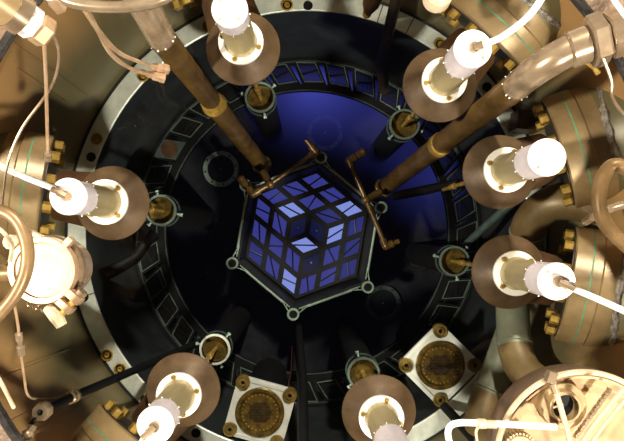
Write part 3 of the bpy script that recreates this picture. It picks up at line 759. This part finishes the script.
# cables on the drum
ring_c = MB().lathe([(.0, 0)], n=3) if False else None
arc = [P(583, 458, 1.46)+Vector((.262*math.cos(math.radians(a)), .262*math.sin(math.radians(a)), 0)) for a in range(45, 186, 5)]
single('cable_loop', MB().tube(arc, .0085, 10), 'cream', 'cream cable laid along the rim of the cream drum', 'cable', base=arc[0])
hose([(458, 456, 1.42), (449, 440, 1.42), (449, 428, 1.42), (458, 423, 1.42), (480, 423, 1.42), (520, 425, 1.43), (556, 427, 1.44)], .0095, 'white cable bent back in a hook beside the cream drum', m='cable', name='cable', cat='cable', n=10)
tc_ = thing('cable_tie', 'pale strap hanging across the bore of the cream drum', 'strap', P(551, 377, 1.44))
part('strap', MB().tube(spline([P(551, 374, 1.43), P(556, 392, 1.43), P(562, 412, 1.43), P(567, 430, 1.43), P(570, 446, 1.43)]), .0085, 8), 'cream', tc_)
part('buckle', MB().box(P(551, 377, 1.43), .026, .034, .02, Matrix.Rotation(-.3, 3, 'Z')).box(P(554, 388, 1.43), .018, .03, .016, Matrix.Rotation(.4, 3, 'Z')), 'nickel', tc_)
tc_ = thing('cable_tie', 'nickel collar joining the white hooked cable and rim cable', 'strap', P(482, 424, 1.42))
part('collar', MB().cyl(P(478, 423.5, 1.415), (1, -.03, 0), .0145, .022, 10).cyl(P(486, 424, 1.415), (1, -.03, 0), .012, .03, 10), 'cream', tc_)
part('tail', MB().tube(spline([P(480, 425, 1.415), P(476, 432, 1.42), P(478, 445, 1.42)]), .004, 6), 'cream', tc_)
hose([(640, 372, 1.36), (612, 402, 1.38), (590, 430, 1.4), (576, 452, 1.42)], .006, 'thin pale wire running diagonally over the cream drum beside the chain', m='cream', name='wire', cat='wire', n=8)
hose([(642, 384, 1.35), (618, 408, 1.37), (596, 436, 1.39), (584, 456, 1.4)], .005, 'second thin pale wire nearer the rough block on the cream drum', m='cream', name='wire', cat='wire', n=8)


# ------------------------------------------------------------------ fittings at the upper left
h0, h1 = P(-12, -8, 1.12), P(41, 30, 1.22); d = ax(h0, h1)
t = thing('hex_plug', 'large cream pipe plug ending in a hex nut', 'plug', h0)
part('pipe', MB().tube([h0-d*.1, h0+d*.085], .048, 24), 'nozzle', t)
part('collar', MB().lathe([(.030, .05), (.050, .055), (.050, .085), (.038, .09)], h0, d, 28), 'nickel', t)
part('hex_flats', MB().cyl(h0+d*.085, d, .043, .03, 6, bev=.004, phase=12), 'white', t)
part('hex_nut', MB().cyl(h0+d*.115, d, .041, .036, 6, bev=.006, phase=12), 'copper', t)
g0, g1 = P(50, -4, 1.2), P(62, 10, 1.25); d = ax(g0, g1)
t = thing('hex_plug', 'small cream hex plug under the grey top tube', 'plug', g0)
part('hex_nut', MB().cyl(g0, d, .022, .045, 6, bev=.003), 'copper', t); part('shank', MB().cyl(g0-d*.05, d, .015, .06, 12), 'white', t)
hose([(46, -22, 1.05), (62, -3, 1.05), (78, 4, 1.05), (105, 7, 1.05), (135, 6, 1.05), (160, 0, 1.05), (185, -14, 1.05)], .0125, 'nickel tube curving across above the twin thin tubes', m='nickel', name='top_tube', cat='tube')
t = thing('twin_tubes', 'pair of thin copper tubes ending in hex nuts over the ring', 'tube', P(165, 72, 1.7))
for pts, nx in (([(80, 2, 1.2), (98, 30, 1.3), (118, 52, 1.45), (140, 62, 1.58), (160, 68, 1.68)], (168, 69.5, 1.7)),
                ([(84, 2, 1.18), (96, 27, 1.3), (112, 55, 1.45), (134, 70, 1.58), (156, 76, 1.68)], (166, 78.5, 1.7))):
    pp = spline([P(*p) for p in pts]); part('tube', MB().tube(pp, .0068, 8), 'copper', t)
    d = ax(pp[-1], P(*nx)); part('hex_nut', MB().cyl(pp[-1]-d*.012, d, .017, .024, 6, bev=.002).cyl(pp[-1]+d*.012, d, .019, .018, 6, bev=.002).cyl(pp[-1]-d*.03, d, .012, .02, 10), 'copper', t)
t = thing('hanging_wire', 'copper wire hanging from the large hex plug, small connector at its end', 'wire', P(47, 155, 1.7))
part('wire', MB().tube(spline([P(44, 40, 1.28), P(46, 80, 1.4), P(47, 120, 1.5), P(48, 156, 1.6)]), .0052, 8), 'copper', t)
c0 = P(48, 151, 1.59); c1 = P(47.5, 164, 1.63); d = ax(c0, c1)
part('connector', MB().lathe([(.004, 0), (.012, .002), (.012, .016), (.008, .02), (.013, .024), (.013, .040), (.005, .046)], c0, d, 10), 'nickel', t)
hose([(53, 34, 1.25), (59, 52, 1.3), (56, 75, 1.38), (46, 95, 1.45), (24, 125, 1.5), (12, 150, 1.52), (6, 172, 1.53), (2, 205, 1.53)], .0042, 'thin pale wire bowing away from the hanging copper wire', m='nickel', name='wire', cat='wire', n=8)
hose([(-10, 222, 1.36), (4, 233, 1.36), (12, 245, 1.38), (10, 262, 1.38)], .0062, 'short pale wire looping behind the brown hose to the drum hinge', m='cream', name='wire', cat='wire', n=8)
hose([(-8, 366, 1.5), (4, 388, 1.5), (14, 408, 1.52)], .006, 'short cream wire on the wall beside the dark strap', m='cream', name='wire', cat='wire', n=8)
hose([(605, -14, 1.2), (618, 6, 1.2), (632, 24, 1.2), (650, 40, 1.2)], .006, 'pale wire above the tail of the union fitting', m='cable', name='wire', cat='wire', n=8)
hose([(603, 58, 1.45), (611, 80, 1.48), (612, 96, 1.5), (622, 112, 1.5), (640, 124, 1.5)], .005, 'grey wire hanging below the union fitting', m='nickel', name='wire', cat='wire', n=8)
single('pole_cap', MB().lathe([(.0001, .0), (.035, .0), (.046, .012), (.048, .03), (.048, .06)], P(441, -9, 1.62)-Vector((0, 0, -.0)), (0, 0, -1), 28), 'cream', 'cream rounded cap above the silver ring joint', 'cap')
t = thing('drip_valve', 'small brass drip valve under the union fitting', 'valve', P(582, 60, 1.6))
part('body', MB().cyl(P(580, 59, 1.6), (1, .2, -.2), .020, .04, 10, bev=.003), 'brass', t)
part('nipple', MB().tube([P(586, 62, 1.6), P(594, 68, 1.62), P(598, 73, 1.63)], [.008, .006, .01], 8), 'brass', t)
t = thing('ring_block', 'brown block clamp on the silver ring before the bare-capped column', 'clamp', P(526, 122, 2.55))
part('block', MB().box(P(526, 122, 2.53), .13, .10, .10, Matrix.Rotation(-.1, 3, 'Z')), 'rust', t)
part('block_bolt', MB().cyl(P(532, 121, 2.49), (0, 0, 1), .018, .03, 6), 'rust', t)
